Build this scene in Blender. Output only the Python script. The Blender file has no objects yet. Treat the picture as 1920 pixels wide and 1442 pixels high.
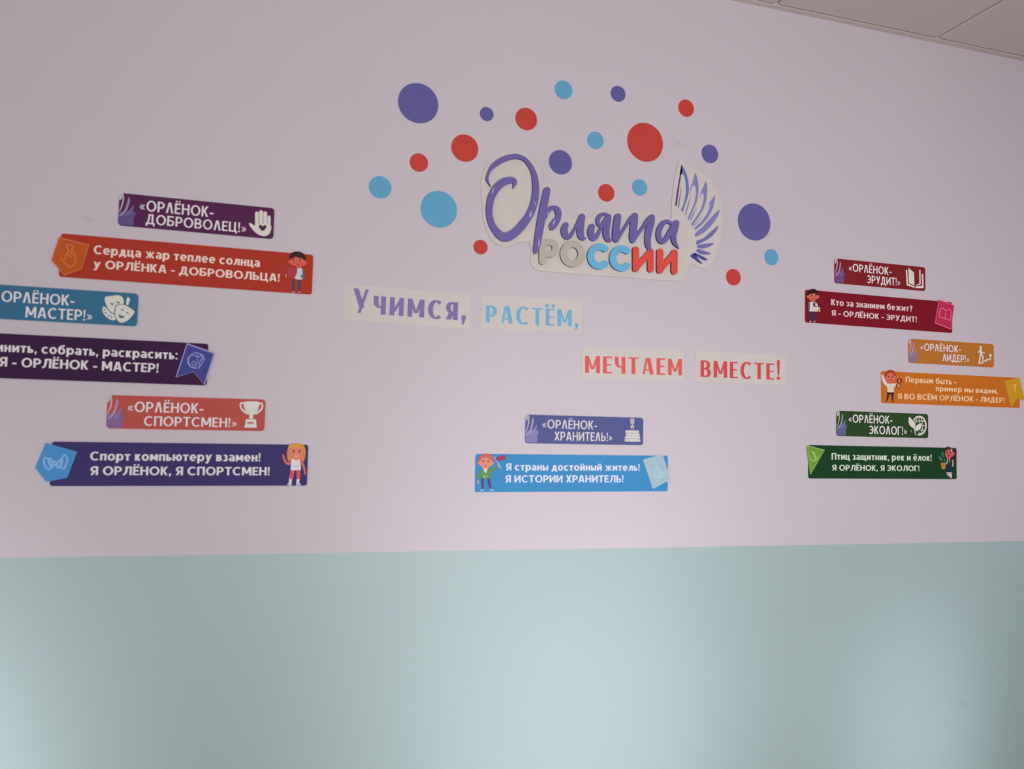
import bpy, bmesh, math
from mathutils import Vector
from mathutils.geometry import tessellate_polygon, delaunay_2d_cdt

C = bpy.context.scene.collection
SC = bpy.context.scene

# ------------------------------------------------------------------ camera
FPX, YAW, PITCH, ROLL = 1513.83, math.radians(17.3751), math.radians(3.4181), math.radians(1.3493)
D, EYE = 2.02, 1.50                      # distance of the lens from the wall, height of the lens
cf = Vector((math.sin(YAW)*math.cos(PITCH), math.cos(YAW)*math.cos(PITCH), math.sin(PITCH)))
r0 = Vector((math.cos(YAW), -math.sin(YAW), 0)); u0 = r0.cross(cf)
cr = r0*math.cos(ROLL) + u0*math.sin(ROLL)
cu = u0*math.cos(ROLL) - r0*math.sin(ROLL)
cam_d = bpy.data.cameras.new('camera'); cam = bpy.data.objects.new('camera', cam_d); C.objects.link(cam)
from mathutils import Matrix
M3 = Matrix((cr, cu, -cf)).transposed()
cam.matrix_world = Matrix.Translation((0, -D, EYE)) @ M3.to_4x4()
cam_d.sensor_fit = 'HORIZONTAL'; cam_d.sensor_width = 36.0; cam_d.lens = FPX*36/1920
cam_d.clip_start = 0.05
cam_d.dof.use_dof = True; cam_d.dof.focus_distance = 3.2
cam_d.dof.aperture_fstop = (cam_d.lens/1000)/0.0075
SC.camera = cam

# ------------------------------------------------------------------ light
w = bpy.data.worlds.new('daylight'); SC.world = w; w.use_nodes = True
bg = w.node_tree.nodes['Background']; bg.inputs[0].default_value = (1.0, 1.0, 1.0, 1); bg.inputs[1].default_value = 0.96
def area(name, loc, target, sx, sy, power, spread, col=(1, 1, 1)):
    l = bpy.data.lights.new(name, 'AREA'); l.shape = 'RECTANGLE'; l.size = sx; l.size_y = sy
    l.energy = power; l.spread = math.radians(spread); l.color = col
    o = bpy.data.objects.new(name, l); C.objects.link(o); o.location = loc
    o.rotation_euler = (Vector(target)-Vector(loc)).to_track_quat('-Z', 'Y').to_euler()
    return o
# unseen area lights added to shape the wall's brightness: middle, right, left
area('fill_light', (0.9, -5.2, 1.2), (0.8, 0, 0.9), 2.4, 1.2, 31, 120)
area('fill_light', (0.9, -4.6, 1.4), (1.0, 0, 2.2), 2.0, .8, 4.4, 50)
area('fill_light', (0.9, -4.6, 1.2), (0.80, 0, 0.92), .8, 1.2, 1.7, 20)
area('fill_light', (0.9, -4.6, 1.0), (0.85, 0, 0.50), .7, .4, .9, 18)
area('fill_light', (2.1, -4.6, 1.2), (1.92, 0, 0.5), .3, .8, .55, 10)
area('fill_light', (2.1, -4.6, 1.2), (2.1, 0, 1.3), .8, 1.2, .9, 26)
area('fill_light', (-2.2, -4.6, 1.0), (-0.9, 0, 0.7), .5, .8, 2.1, 16)
area('fill_light', (-2.2, -4.6, 1.0), (-0.75, 0, 0.55), .4, .5, .5, 12)

vs = SC.view_settings
vs.view_transform = 'Standard'; vs.look = 'None'; vs.gamma = 1.0; vs.use_curve_mapping = False; vs.exposure = 0.0
K = 0.82                                  # light level on the wall used to turn seen colours into paint colours

# ------------------------------------------------------------------ helpers
def lin(c):
    return tuple(((v/255)/12.92 if v/255 <= .04045 else ((v/255+.055)/1.055)**2.4) for v in c)
MATS = {}
def mat(c, rough=.6, spec=.08, noise=.03, scale=60):
    key = (tuple(c), rough, spec, noise, scale, K)
    if key in MATS: return MATS[key]
    m = bpy.data.materials.new('print_%d_%d_%d' % tuple(int(v) for v in c)); m.use_nodes = True
    nt = m.node_tree; b = nt.nodes['Principled BSDF']
    col = [min(.92, max(.004, v-.006)/K) for v in lin(c)]
    b.inputs['Roughness'].default_value = rough; b.inputs['Specular IOR Level'].default_value = spec
    tc = nt.nodes.new('ShaderNodeTexCoord'); n = nt.nodes.new('ShaderNodeTexNoise'); n.inputs['Scale'].default_value = scale
    mx = nt.nodes.new('ShaderNodeMix'); mx.data_type = 'RGBA'
    mx.inputs[6].default_value = [v*(1-noise) for v in col]+[1]; mx.inputs[7].default_value = [min(1, v*(1+noise)) for v in col]+[1]
    nt.links.new(tc.outputs['Object'], n.inputs['Vector']); nt.links.new(n.outputs['Fac'], mx.inputs[0])
    nt.links.new(mx.outputs[2], b.inputs['Base Color'])
    m.diffuse_color = col+[1]
    MATS[key] = m
    return m

def W(px, py):                            # the wall point (x, z) that was surveyed at photo point (px, py)
    d = cr*((px-960)/FPX) + cu*((721-py)/FPX) + cf
    return d.x/d.y*D, EYE + d.z/d.y*D
def tr(x0, y0, s):                        # reading of an enlarged detail of the survey
    return lambda p: W(x0+p[0]/s, y0+p[1]/s)

def smooth(pts, n=6, closed=False):
    out = []; N = len(pts)
    rng = range(N if closed else N-1)
    g = (lambda i: pts[i % N]) if closed else (lambda i: pts[max(0, min(N-1, i))])
    for i in rng:
        a, b, c, d = g(i-1), g(i), g(i+1), g(i+2)
        for k in range(n):
            t = k/n
            out.append(tuple(.5*((2*b[j])+(c[j]-a[j])*t+(2*a[j]-5*b[j]+4*c[j]-d[j])*t*t+(3*b[j]-a[j]-3*c[j]+d[j])*t**3) for j in range(len(b))))
    if not closed: out.append(tuple(pts[-1]))
    return out
def el(cx, cy, rx, ry, a0, a1, n=20):
    return [(cx+rx*math.cos(math.radians(a0+(a1-a0)*i/n)), cy+ry*math.sin(math.radians(a0+(a1-a0)*i/n))) for i in range(n+1)]
def ribbon(pts, widths, closed=False, cap=False):
    """outline quads of a pen stroke: pts [(x,y)], widths = full width per point (or function of the normal)"""
    N = len(pts); L = []; R = []
    for i in range(N):
        if closed: a, b = pts[(i-1) % N], pts[(i+1) % N]
        else: a, b = pts[max(0, i-1)], pts[min(N-1, i+1)]
        tx, ty = b[0]-a[0], b[1]-a[1]; l = math.hypot(tx, ty) or 1e-9
        nx, ny = -ty/l, tx/l
        h = widths(nx, ny)/2 if callable(widths) else widths[i]/2
        L.append((pts[i][0]+nx*h, pts[i][1]+ny*h)); R.append((pts[i][0]-nx*h, pts[i][1]-ny*h))
    out = []
    if closed:
        for i in range(N): j = (i+1) % N; out.append([L[i], L[j], R[j], R[i]])
        return out
    poly = L + R[::-1]
    for i in range(N-1): out.append([L[i], L[i+1], R[i+1], R[i]])
    if cap:
        for i, sgn in ((0, -1), (N-1, 1)):
            h = (widths(0, 1) if callable(widths) else widths[i])/2
            if h > 1e-6: out.append(el(pts[i][0], pts[i][1], h, h, 0, 342, 19))
    return out
def stroke(p3, n=6, cap=False, closed=False):
    s = smooth(p3, n, closed)
    return ribbon([(a[0], a[1]) for a in s], [max(0.0, a[2]) for a in s], closed, cap)

class Art:
    """collects flat or raised shapes of one part; (x, z) in the thing's own frame, depth towards the room"""
    def __init__(self, loc=lambda p: p): self.v = []; self.f = []; self.mi = []; self.mats = []; self.loc = loc; self.batch = {}
    def m(self, material):
        if material not in self.mats: self.mats.append(material)
        return self.mats.index(material)
    def poly(self, pts, d, material, d0=None, side=None, M=None):
        if d0 is None: self.batch.setdefault((d, self.m(material)), []).append(pts); return
        P = [self.loc(M(p) if M else p) for p in pts]
        Q = []
        for p in P:
            if not Q or abs(p[0]-Q[-1][0])+abs(p[1]-Q[-1][1]) > 1e-7: Q.append(p)
        if len(Q) > 2 and abs(Q[0][0]-Q[-1][0])+abs(Q[0][1]-Q[-1][1]) < 1e-7: Q.pop()
        if len(Q) < 3: return
        A = sum(Q[i][0]*Q[(i+1) % len(Q)][1]-Q[(i+1) % len(Q)][0]*Q[i][1] for i in range(len(Q)))
        if A < 0: Q.reverse()
        b = len(self.v); k = self.m(material)
        self.v += [(p[0], -d, p[1]) for p in Q]
        if len(Q) <= 4: self.f.append(tuple(range(b, b+len(Q)))); self.mi.append(k)
        else:
            for t in tessellate_polygon([[Vector((p[0], p[1], 0)) for p in Q]]):
                a, c, e = t
                ar = (Q[c][0]-Q[a][0])*(Q[e][1]-Q[a][1])-(Q[e][0]-Q[a][0])*(Q[c][1]-Q[a][1])
                self.f.append((b+a, b+c, b+e) if ar > 0 else (b+a, b+e, b+c)); self.mi.append(k)
        if d0 is not None:
            n = len(Q); b2 = len(self.v); ks = self.m(side or material)
            self.v += [(p[0], -d, p[1]) for p in Q] + [(p[0], -d0, p[1]) for p in Q]
            for i in range(n):
                j = (i+1) % n; self.f.append((b2+j, b2+i, b2+n+i, b2+n+j)); self.mi.append(ks)
            self.f.append(tuple(b2+n+i for i in reversed(range(n)))); self.mi.append(ks)
    def polys(self, L, d, material, d0=None, side=None, M=None):
        """the union of overlapping pen shapes as one clean face set, raised from d0 when given"""
        if d0 is None and M != 0: self.batch.setdefault((d, self.m(material)), []).extend(L); return
        vs_, fs_ = [], []
        for pts in L:
            P = [self.loc(p) for p in pts]
            P = [(p[0]*1000, p[1]*1000) for p in P]
            T = [(0, 1, 2), (0, 2, 3)] if len(P) == 4 else ([(0, 1, 2)] if len(P) == 3 else tessellate_polygon([[Vector((p[0], p[1], 0)) for p in P]]))
            for t in T:
                q = [P[i] for i in t]
                ar = (q[1][0]-q[0][0])*(q[2][1]-q[0][1])-(q[2][0]-q[0][0])*(q[1][1]-q[0][1])
                if abs(ar) < 1e-5: continue
                if ar < 0: q.reverse()
                b = len(vs_); vs_ += [Vector(p) for p in q]; fs_.append([b, b+1, b+2])
        if not fs_: return
        r = delaunay_2d_cdt(vs_, [], fs_, 0, 1e-4)
        keep = [tuple(f_) for f_, o_ in zip(r[2], r[5]) if o_]
        k = self.m(material); b = len(self.v)
        self.v += [(p[0]/1000, -d, p[1]/1000) for p in r[0]]
        for f_ in keep: self.f.append(tuple(b+i for i in f_)); self.mi.append(k)
        if d0 is not None:
            ks = self.m(side or material); E_ = {}
            for f_ in keep:
                for i in range(3): E_[(f_[i], f_[(i+1) % 3])] = 1
            rim = [e for e in E_ if (e[1], e[0]) not in E_]
            b2 = len(self.v)
            self.v += [(p[0]/1000, -d, p[1]/1000) for p in r[0]] + [(p[0]/1000, -d0, p[1]/1000) for p in r[0]]
            n = len(r[0])
            for i, j in rim: self.f.append((b2+j, b2+i, b2+n+i, b2+n+j)); self.mi.append(ks)
    def build(self, name, parent=None, label=None):
        for (d, k), L in self.batch.items(): self.polys(L, d, self.mats[k], M=0)
        me = bpy.data.meshes.new(name); me.from_pydata(self.v, [], self.f)
        for m_ in self.mats: me.materials.append(m_)
        for p, k in zip(me.polygons, self.mi): p.material_index = k
        bm = bmesh.new(); bm.from_mesh(me); bmesh.ops.delete(bm, geom=[v_ for v_ in bm.verts if not v_.link_faces], context='VERTS'); bm.to_mesh(me); bm.free()
        me.update()
        o = bpy.data.objects.new(name, me); C.objects.link(o)
        if parent: o.parent = parent
        if label: o['label'] = label
        return o

def thing(name, label, cat, loc, group=None, roty=0.0):
    o = bpy.data.objects.new(name, None); C.objects.link(o); o.empty_display_size = .05
    o.location = loc; o.rotation_euler = (0, roty, 0)
    o['label'] = label; o['category'] = cat
    if group: o['group'] = group
    return o

def box_mesh(name, x0, x1, y0, y1, z0, z1, m):
    v = [(x, y, z) for x in (x0, x1) for y in (y0, y1) for z in (z0, z1)]
    f = [(0, 1, 3, 2), (4, 6, 7, 5), (0, 4, 5, 1), (2, 3, 7, 6), (0, 2, 6, 4), (1, 5, 7, 3)]
    me = bpy.data.meshes.new(name); me.from_pydata(v, [], f); me.materials.append(m)
    o = bpy.data.objects.new(name, me); C.objects.link(o); o['kind'] = 'structure'
    return o

# ------------------------------------------------------------------ the room
LEFT, RIGHT, BACK, TOP = -3.2, 2.43, -6.2, EYE + 0.63845*D
zl = [W(0, 1047.5), W(960, 1029), W(1920, 1015.5)]
slope = (zl[2][1]-zl[0][1])/(zl[2][0]-zl[0][0]); zb = sum(p[1]-slope*p[0] for p in zl)/3

def wall_material(name, upper, lower):
    m = bpy.data.materials.new(name); m.use_nodes = True; nt = m.node_tree; b = nt.nodes['Principled BSDF']; L = nt.links.new
    tc = nt.nodes.new('ShaderNodeTexCoord'); sp = nt.nodes.new('ShaderNodeSeparateXYZ'); L(tc.outputs['Object'], sp.inputs[0])
    wob = nt.nodes.new('ShaderNodeTexNoise'); wob.inputs['Scale'].default_value = 1.4; L(tc.outputs['Object'], wob.inputs['Vector'])
    def math_(op, a, b_):
        n = nt.nodes.new('ShaderNodeMath'); n.operation = op
        for i, q in enumerate((a, b_)):
            if isinstance(q, (int, float)): n.inputs[i].default_value = q
            else: L(q, n.inputs[i])
        return n.outputs[0]
    line = math_('ADD', math_('MULTIPLY', sp.outputs['X'], slope), zb)
    line = math_('ADD', line, math_('MULTIPLY', math_('SUBTRACT', wob.outputs['Fac'], .5), .006))
    fac = math_('GREATER_THAN', sp.outputs['Z'], line)
    big = nt.nodes.new('ShaderNodeTexNoise'); big.inputs['Scale'].default_value = 2.2; big.inputs['Detail'].default_value = 3; L(tc.outputs['Object'], big.inputs['Vector'])
    def two(c):
        mx = nt.nodes.new('ShaderNodeMix'); mx.data_type = 'RGBA'; L(big.outputs['Fac'], mx.inputs[0])
        col = c
        mx.inputs[6].default_value = [min(.95, v*.97) for v in col]+[1]; mx.inputs[7].default_value = [min(.95, v*1.03) for v in col]+[1]
        return mx.outputs[2]
    mm = nt.nodes.new('ShaderNodeMix'); mm.data_type = 'RGBA'; L(fac, mm.inputs[0]); L(two(lower), mm.inputs[6]); L(two(upper), mm.inputs[7])
    mask = 0
    for (mx_, mz_), r_ in ((W(165, 410), .010), (W(1272, 268), .012), (W(1805, 1320), .012), (W(1440, 1330), .005)):
        dx = math_('SUBTRACT', sp.outputs['X'], mx_); dz = math_('SUBTRACT', sp.outputs['Z'], mz_)
        dx = math_('MULTIPLY', math_('ADD', dx, dz), .6)
        dist = math_('SQRT', math_('ADD', math_('MULTIPLY', dx, dx), math_('MULTIPLY', dz, dz)), 0)
        mask = math_('ADD', mask, math_('MAXIMUM', math_('SUBTRACT', 1.0, math_('DIVIDE', dist, r_)), 0))
    sm = nt.nodes.new('ShaderNodeMix'); sm.data_type = 'RGBA'; L(math_('MULTIPLY', mask, .22), sm.inputs[0])
    L(mm.outputs[2], sm.inputs[6]); sm.inputs[7].default_value = (.22, .24, .27, 1)
    L(sm.outputs[2], b.inputs['Base Color'])
    L(math_('ADD', math_('MULTIPLY', fac, .2), .45), b.inputs['Roughness'])
    b.inputs['Specular IOR Level'].default_value = .3
    fine = nt.nodes.new('ShaderNodeTexNoise'); fine.inputs['Scale'].default_value = 260; L(tc.outputs['Object'], fine.inputs['Vector'])
    bp = nt.nodes.new('ShaderNodeBump'); bp.inputs['Strength'].default_value = .05; bp.inputs['Distance'].default_value = .002
    L(fine.outputs['Fac'], bp.inputs['Height']); L(bp.outputs[0], b.inputs['Normal'])
    return m
paint = wall_material('two_tone_paint', (.592, .52, .573), (.375, .477, .488))
box_mesh('wall_front', LEFT-.1, RIGHT+.1, 0, .12, 0, TOP+.05, paint)
box_mesh('wall_right', RIGHT, RIGHT+.1, BACK, 0, 0, TOP+.05, paint)
box_mesh('floor', LEFT-.1, RIGHT+.1, BACK, .12, -.1, 0, mat((140, 136, 132), .5, .3, .08, 3))
# suspended ceiling: square tiles with open joints, an edge angle along the wall
TILE = .6; SEAM_X = W(1447, 11)[0]; SEAM_X = 1.4214
cm = mat((199, 189, 185), .85, .1, .05, 90)
v = []; f = []
def slab(x0, x1, y0, y1, z0, z1, ch=.004):
    b = len(v)
    v.extend([(x0+ch, y0+ch, z0), (x1-ch, y0+ch, z0), (x1-ch, y1-ch, z0), (x0+ch, y1-ch, z0),
              (x0, y0, z0+ch), (x1, y0, z0+ch), (x1, y1, z0+ch), (x0, y1, z0+ch),
              (x0, y0, z1), (x1, y0, z1), (x1, y1, z1), (x0, y1, z1)])
    f.extend([(b+3, b+2, b+1, b)])
    for i in range(4):
        j = (i+1) % 4
        f.append((b+i, b+j, b+4+j, b+4+i)); f.append((b+4+i, b+4+j, b+8+j, b+8+i))
    f.append((b+8, b+9, b+10, b+11))
x = SEAM_X - 8*TILE
while x < RIGHT+.3:
    y = -.022
    while y > BACK:
        slab(max(x+.004, LEFT-.1), min(x+TILE-.004, RIGHT+.1), max(y-TILE+.004, BACK), y-.0025, TOP, TOP+.018); y -= TILE
    x += TILE
slab(LEFT-.1, RIGHT+.1, BACK, .12, TOP+.012, TOP+.06, .001)
me = bpy.data.meshes.new('ceiling'); me.from_pydata(v, [], f); me.materials.append(cm)
co = bpy.data.objects.new('ceiling', me); C.objects.link(co); co['kind'] = 'structure'
box_mesh('trim_1', LEFT-.1, RIGHT, -.0215, -.0002, TOP-.0004, TOP+.012, cm)

# ------------------------------------------------------------------ lettering
# every glyph is drawn with pen strokes on a cap height of H; h, k = half thickness of upright and level strokes
def Dg(x0, y0, x1, y1, h):
    q = h*math.sqrt(1+((x1-x0)/(y1-y0))**2)
    return [[(x0-q, y0), (x0+q, y0), (x1+q, y1), (x1-q, y1)]]
def Hb(x0, x1, y, k): return [[(x0, y-k), (x1, y-k), (x1, y+k), (x0, y+k)]]
def Cv(pts, h, k, closed=False): return ribbon(pts, lambda nx, ny: 2*math.hypot(h*nx, k*ny), closed)
def bowl(x0, xr, y0, y1, h, k):
    ry = (y1-y0)/2-k; rx = min(ry*1.05, (xr-h-x0)*.8); cx = xr-h-rx; cy = (y0+y1)/2
    return Cv([(x0, y1-k)]+el(cx, cy, rx, ry, 90, -90)+[(x0, y0+k)], h, k)
def mirror(P, w_): return [[(w_-x_, y_) for x_, y_ in p] for p in P]
def V(x, h, y0, y1): return [[(x-h, y0), (x+h, y0), (x+h, y1), (x-h, y1)]]
def oval(w_, y0, y1, h, k): return Cv(el(w_/2, (y0+y1)/2, w_/2-h, (y1-y0)/2-k, 0, 354, 59), h, k, True)
def dots(cx, y, h): return [el(cx+s*h*1.75, y, h*1.05, h*1.05, 0, 342, 19) for s in (-1, 1)]

def glyph(ch, st):
    h, k, lam, d = st['h'], st['k'], st.get('lam', False), st.get('thin', None)
    low = ch.islower() and not st.get('smallcaps', False)
    sc = ch.islower()
    H = st['xh'] if sc else 1.0
    wf = st.get('lw', .84) if sc else 1.0
    c = ch.upper() if sc else ch
    dd = d if d else h                      # pen for thin diagonals
    o = st.get('over', .015)
    if low and ch in 'аеёоросбур':
        W_ = .60*st.get('wide', 1)
        if ch == 'о': return W_*1.04, oval(W_*1.04, -o, H+o, h, k)
        if ch == 'с': return W_*.92, Cv(el(W_*.52, H/2, W_*.52-h, H/2+o-k, 48, 312, 30), h, k)
        if ch in 'её':
            P = Cv(el(W_*.5, H/2, W_*.5-h, H/2+o-k, 0, 318, 36), h, k) + Hb(h, W_-h*.2, H*.5, k*.85)
            if ch == 'ё': P += dots(W_*.5, H+.2, h)
            return W_, P
        if ch == 'р': return W_*1.05, V(h, h, -.27, H) + Cv(el(W_*.55, H/2, W_*.5-h, H/2+o-k, 0, 354, 59), h, k, True)
        if ch == 'а':
            w_ = W_*.9
            return w_, V(w_-h, h, 0, H*.55) + Cv([(w_*.12, H*.86)]+el(w_*.46, H*.62, w_*.54-h, H*.38+o-k, 105, 0, 14)+[(w_-h, H*.5)], h, k) + Cv(el(w_*.48, H*.29, w_*.48-h, H*.29+o-k, 0, 354, 40), h, k*.85, True)
        if ch == 'б':
            return W_*1.04, oval(W_*1.04, -o, H+o-.02, h, k) + Cv(smooth([(h, H*.45), (h*1.15, H*.85), (W_*.32, H*1.12), (W_*.62, H*1.2), (W_*.9, H*1.36)], 5), h, k)
        if ch == 'у':
            w_ = W_*.98; q = h*1.1
            return w_, Dg(w_*.5, -.02, q, H, h) + Dg(w_*.26, -.27, w_-q, H, h) + Hb(w_*.02, w_*.3, -.27+k, k)
    def S(x): return x*wf
    t = st.get('wide', 1)
    if c == 'О': w_ = S(.86*t); return w_, oval(w_, -o, H+o, h, k)
    if c == 'С': w_ = S(.74*t); return w_, Cv(el(w_*.57, H/2, w_*.57-h, H/2+o-k, 48, 312, 36), h, k)
    if c == 'Э':
        w_ = S(.66*t); return w_, mirror(Cv(el(w_*.57, H/2, w_*.57-h, H/2+o-k, 48, 312, 36), h, k), w_) + Hb(w_*.3, w_-h*1.2, H*.5, k)
    if c in 'АΛ' or (c == 'Л' and lam):
        w_ = S((.66 if c == 'Л' else .74)*t); e = h*.45; q = h*1.12
        P = Dg(q, 0, w_/2-e, H, dd) + Dg(w_-q, 0, w_/2+e, H, h)
        if c == 'А': P += Hb(w_*.24, w_*.76, H*.27, k)
        return w_, P
    if c == 'Л':
        w_ = S(.74*t); return w_, V(w_-h, h, 0, H) + Hb(w_*.26, w_, H-k, k) + Cv(smooth([(w_*.26+h, H), (w_*.26+h*.9, H*.55), (w_*.22+h*.4, H*.2), (w_*.1, k*.95), (0, k)], 6), h, k)
    if c == 'Б':
        w_ = S(.64*t); return w_, V(h, h, 0, H) + Hb(h, w_*.9, H-k, k) + bowl(h, w_, 0, H*.6, h, k)
    if c == 'В':
        w_ = S(.66*t); return w_, V(h, h, 0, H) + bowl(h, w_*.93, H*.47-k*.2, H, h, k) + bowl(h, w_, 0, H*.53+k*.2, h, k)
    if c == 'Г': w_ = S(.52*t); return w_, V(h, h, 0, H) + Hb(h, w_, H-k, k)
    if c == 'Д':
        w_ = S(.8*t); f_ = .19 if not sc else .16
        return w_, Hb(0, w_, k, k) + V(h*.9, h*.9, -f_, k) + V(w_-h*.9, h*.9, -f_, k) + V(w_*.84-h, h, k, H) + Hb(w_*.27, w_*.84, H-k, k) + Cv([(w_*.27+h, H-k*.1), (w_*.25+h, H*.5), (w_*.16+h*.5, k)], h*.95, k)
    if c in 'ЕЁ':
        w_ = S(.52*t); P = V(h, h, 0, H) + Hb(h, w_, H-k, k) + Hb(h, w_, k, k) + Hb(h, w_*.9, H*.51, k)
        if c == 'Ё': P += dots(w_*.52, H+.17, h*.92)
        return w_, P
    if c == 'Ж':
        w_ = S(1.08*t); q = h*1.2; h = h*.8
        return w_, V(w_/2, h, 0, H) + Dg(q, 0, w_*.42, H*.56, h) + Dg(w_-q, 0, w_*.58, H*.56, h) + Dg(w_*.42, H*.44, q, H, h) + Dg(w_*.58, H*.44, w_-q, H, h)
    if c == 'З':
        w_ = S(.56*t)
        return w_, Cv(el(w_*.45, H*.74, w_*.5-h, H*.26+o-k, 150, -90, 20), h, k) + Cv(el(w_*.45, H*.27, w_*.55-h, H*.27+o-k, 90, -150, 20), h, k)
    if c in 'ИЙ':
        w_ = S(.72*t); P = V(h, h, 0, H) + V(w_-h, h, 0, H) + Dg(h*1.15, H*.1, w_-h*1.15, H*.9, dd)
        if c == 'Й': P += Cv(el(w_/2, H+.24, w_*.24, .13, 180, 360, 12), h*.7, k*.8)
        return w_, P
    if c == 'К':
        w_ = S(.62*t); return w_, V(h, h, 0, H) + Dg(h*1.7, H*.4, w_-h*1.25, H, dd) + Dg(w_-h*1.25, 0, w_*.38, H*.58, h)
    if c == 'М':
        w_ = S(.86*t); return w_, V(h, h, 0, H) + V(w_-h, h, 0, H) + Dg(w_/2-h*.2, H*.22, h*1.3, H, dd) + Dg(w_/2+h*.2, H*.22, w_-h*1.3, H, dd)
    if c == 'Н': w_ = S(.68*t); return w_, V(h, h, 0, H) + V(w_-h, h, 0, H) + Hb(h, w_-h, H*.52, k)
    if c == 'П': w_ = S(.68*t); return w_, V(h, h, 0, H) + V(w_-h, h, 0, H) + Hb(h, w_-h, H-k, k)
    if c == 'Р': w_ = S(.62*t); return w_, V(h, h, 0, H) + bowl(h, w_, H*.34, H, h, k)
    if c == 'Я':
        w_ = S(.63*t); return w_, mirror(V(h, h, 0, H) + bowl(h, w_, H*.36, H, h, k) + Dg(w_-h*1.15, 0, w_*.5, H*.44, h), w_)
    if c == 'Т': w_ = S(.62*t); return w_, V(w_/2, h, 0, H) + Hb(0, w_, H-k, k)
    if c == 'У':
        w_ = S(st.get('wu', .68)*t); q = h*1.15
        if st.get('straight_u'): return w_, Dg(w_*.56, H*.22, q, H, h) + Dg(w_*.4, 0, w_-q, H, dd*1.05)
        return w_, Dg(w_*.5, H*.28, q, H, h) + Dg(w_*.5, H*.22, w_-q, H, h) + Cv(smooth([(w_*.56, H*.34), (w_*.42, H*.1), (w_*.28, k), (w_*.08, k*1.1)], 5), h, k)
    if c == 'Х': w_ = S(.68*t); q = h*1.25; return w_, Dg(q, 0, w_-q, H, h) + Dg(w_-q, 0, q, H, h)
    if c == 'Ц': w_ = S(.76*t); return w_, V(h, h, 0, H) + V(w_*.86-h, h, 0, H) + Hb(h, w_, k, k) + V(w_-h*.85, h*.85, -.17, 2*k)
    if c == 'Щ': w_ = S(1.04*t); return w_, V(h, h, 0, H) + V(w_*.45, h, 0, H) + V(w_*.9-h, h, 0, H) + Hb(h, w_, k, k) + V(w_-h*.85, h*.85, -.17, 2*k)
    if c == 'Ч': w_ = S(.62*t); return w_, V(w_-h, h, 0, H) + Cv([(h, H), (h, H*.72)]+el(w_*.55, H*.68, w_*.55-h, H*.28, 180, 270, 10)+[(w_-h, H*.4)], h, k)
    if c == 'Ю':
        w_ = S(1.02*t); r_ = w_*.66
        return w_, V(h, h, 0, H) + Hb(h, w_-r_+h, H*.5, k) + [[(x_+w_-r_, y_) for x_, y_ in p] for p in oval(r_, -o, H+o, h, k)]
    if c == 'Ь': w_ = S(.6*t); return w_, V(h, h, 0, H) + bowl(h, w_, 0, H*.6, h, k)
    if c == 'Ы': w_ = S(.84*t); return w_, V(h, h, 0, H) + bowl(h, w_*.66, 0, H*.6, h, k) + V(w_-h, h, 0, H)
    if c == '-': return .34*t, Hb(0, .34*t, .36, k*1.05)
    if c == '!':
        b = st.get('bang', 1.0); return 2.1*h, [[(h*.55, .28), (h*1.45, .28), (h*1.95, b), (h*.05, b)]] + [el(h, h*.95, h*1.05, h*1.0, 0, 342, 19)]
    if c == ',': return 2.0*h, [[(h*.15, 2*h), (2*h, 2*h), (2*h, h*.9), (h*1.1, -.17), (h*.2, -.17), (h*.6, 0), (h*.15, 0)]]
    if c == ':': return 2.0*h, [el(h, y_, h*1.05, h*1.05, 0, 342, 19) for y_ in (h, st['xh']-h)]
    if c == '?': return .5, Cv(el(.23, .76, .23-h+.03, .24-k, 160, -60, 18)+[(.24, .42), (.23, .28)], h, k) + [el(.23, h*.95, h*1.05, h, 0, 342, 19)]
    if c in '«»':
        a = []
        for s in (0, .19):
            q = k*.75
            a.append([(s+.19, .58), (s+.19+q*2, .58), (s+q*2, .35), (s, .35)]); a.append([(s, .35), (s+q*2, .35), (s+.19+q*2, .12), (s+.19, .12)])
        w_ = .19*2+k*1.5
        return w_, (a if c == '«' else mirror(a, w_))
    raise KeyError(ch)

STY = {
    'title': dict(h=.082, k=.068, xh=.76, lam=True, gap=.115, space=.3, straight_u=True),
    'motto': dict(h=.094, k=.082, xh=.76, gap=.095, space=.3, lw=.80),
    'card': dict(h=.112, k=.043, thin=.062, xh=.757, lw=.9, smallcaps=True, gap=.17, space=.3, straight_u=True, wu=.76, bang=1.22, over=.02),
}
def layout(text, st):
    x_ = 0; G = []
    for i, ch in enumerate(text):
        if ch == ' ': x_ += st['space']; continue
        w_, P = glyph(ch, st); g = st['gap']
        G.append((ch, x_, P)); x_ += w_ + g
    return x_-st['gap'], G
def set_line(text, style, loc, xl, xr, bx, by, ty, pre=''):
    """glyph polygons in the thing's frame: xl, xr, baseline and cap top are survey points"""
    st = STY[style]
    L = loc(W(xl, by + (by-by))); R = loc(W(xr, by)); B = loc(W(bx, by)); T_ = loc(W(bx, ty))
    # the line runs level in the thing's own frame
    Hh = T_[1]-B[1]; n, G = layout(text, st); sx = (R[0]-L[0])/n
    out = [(ch, [[(L[0]+(x_+p[0])*sx, B[1]+p[1]*Hh) for p in P_] for P_ in P]) for ch, x_, P in G]
    if pre:
        n2, G2 = layout(pre, st); off = n2+st['gap']+(st['space'] if text[0] != ' ' and pre.endswith(' ') else 0)
        if pre.endswith(' '): off = n2+st['gap']
        out = [(ch, [[(L[0]+(x_-off+p[0])*sx, B[1]+p[1]*Hh) for p in P_] for P_ in P]) for ch, x_, P in G2] + out
    return out

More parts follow.
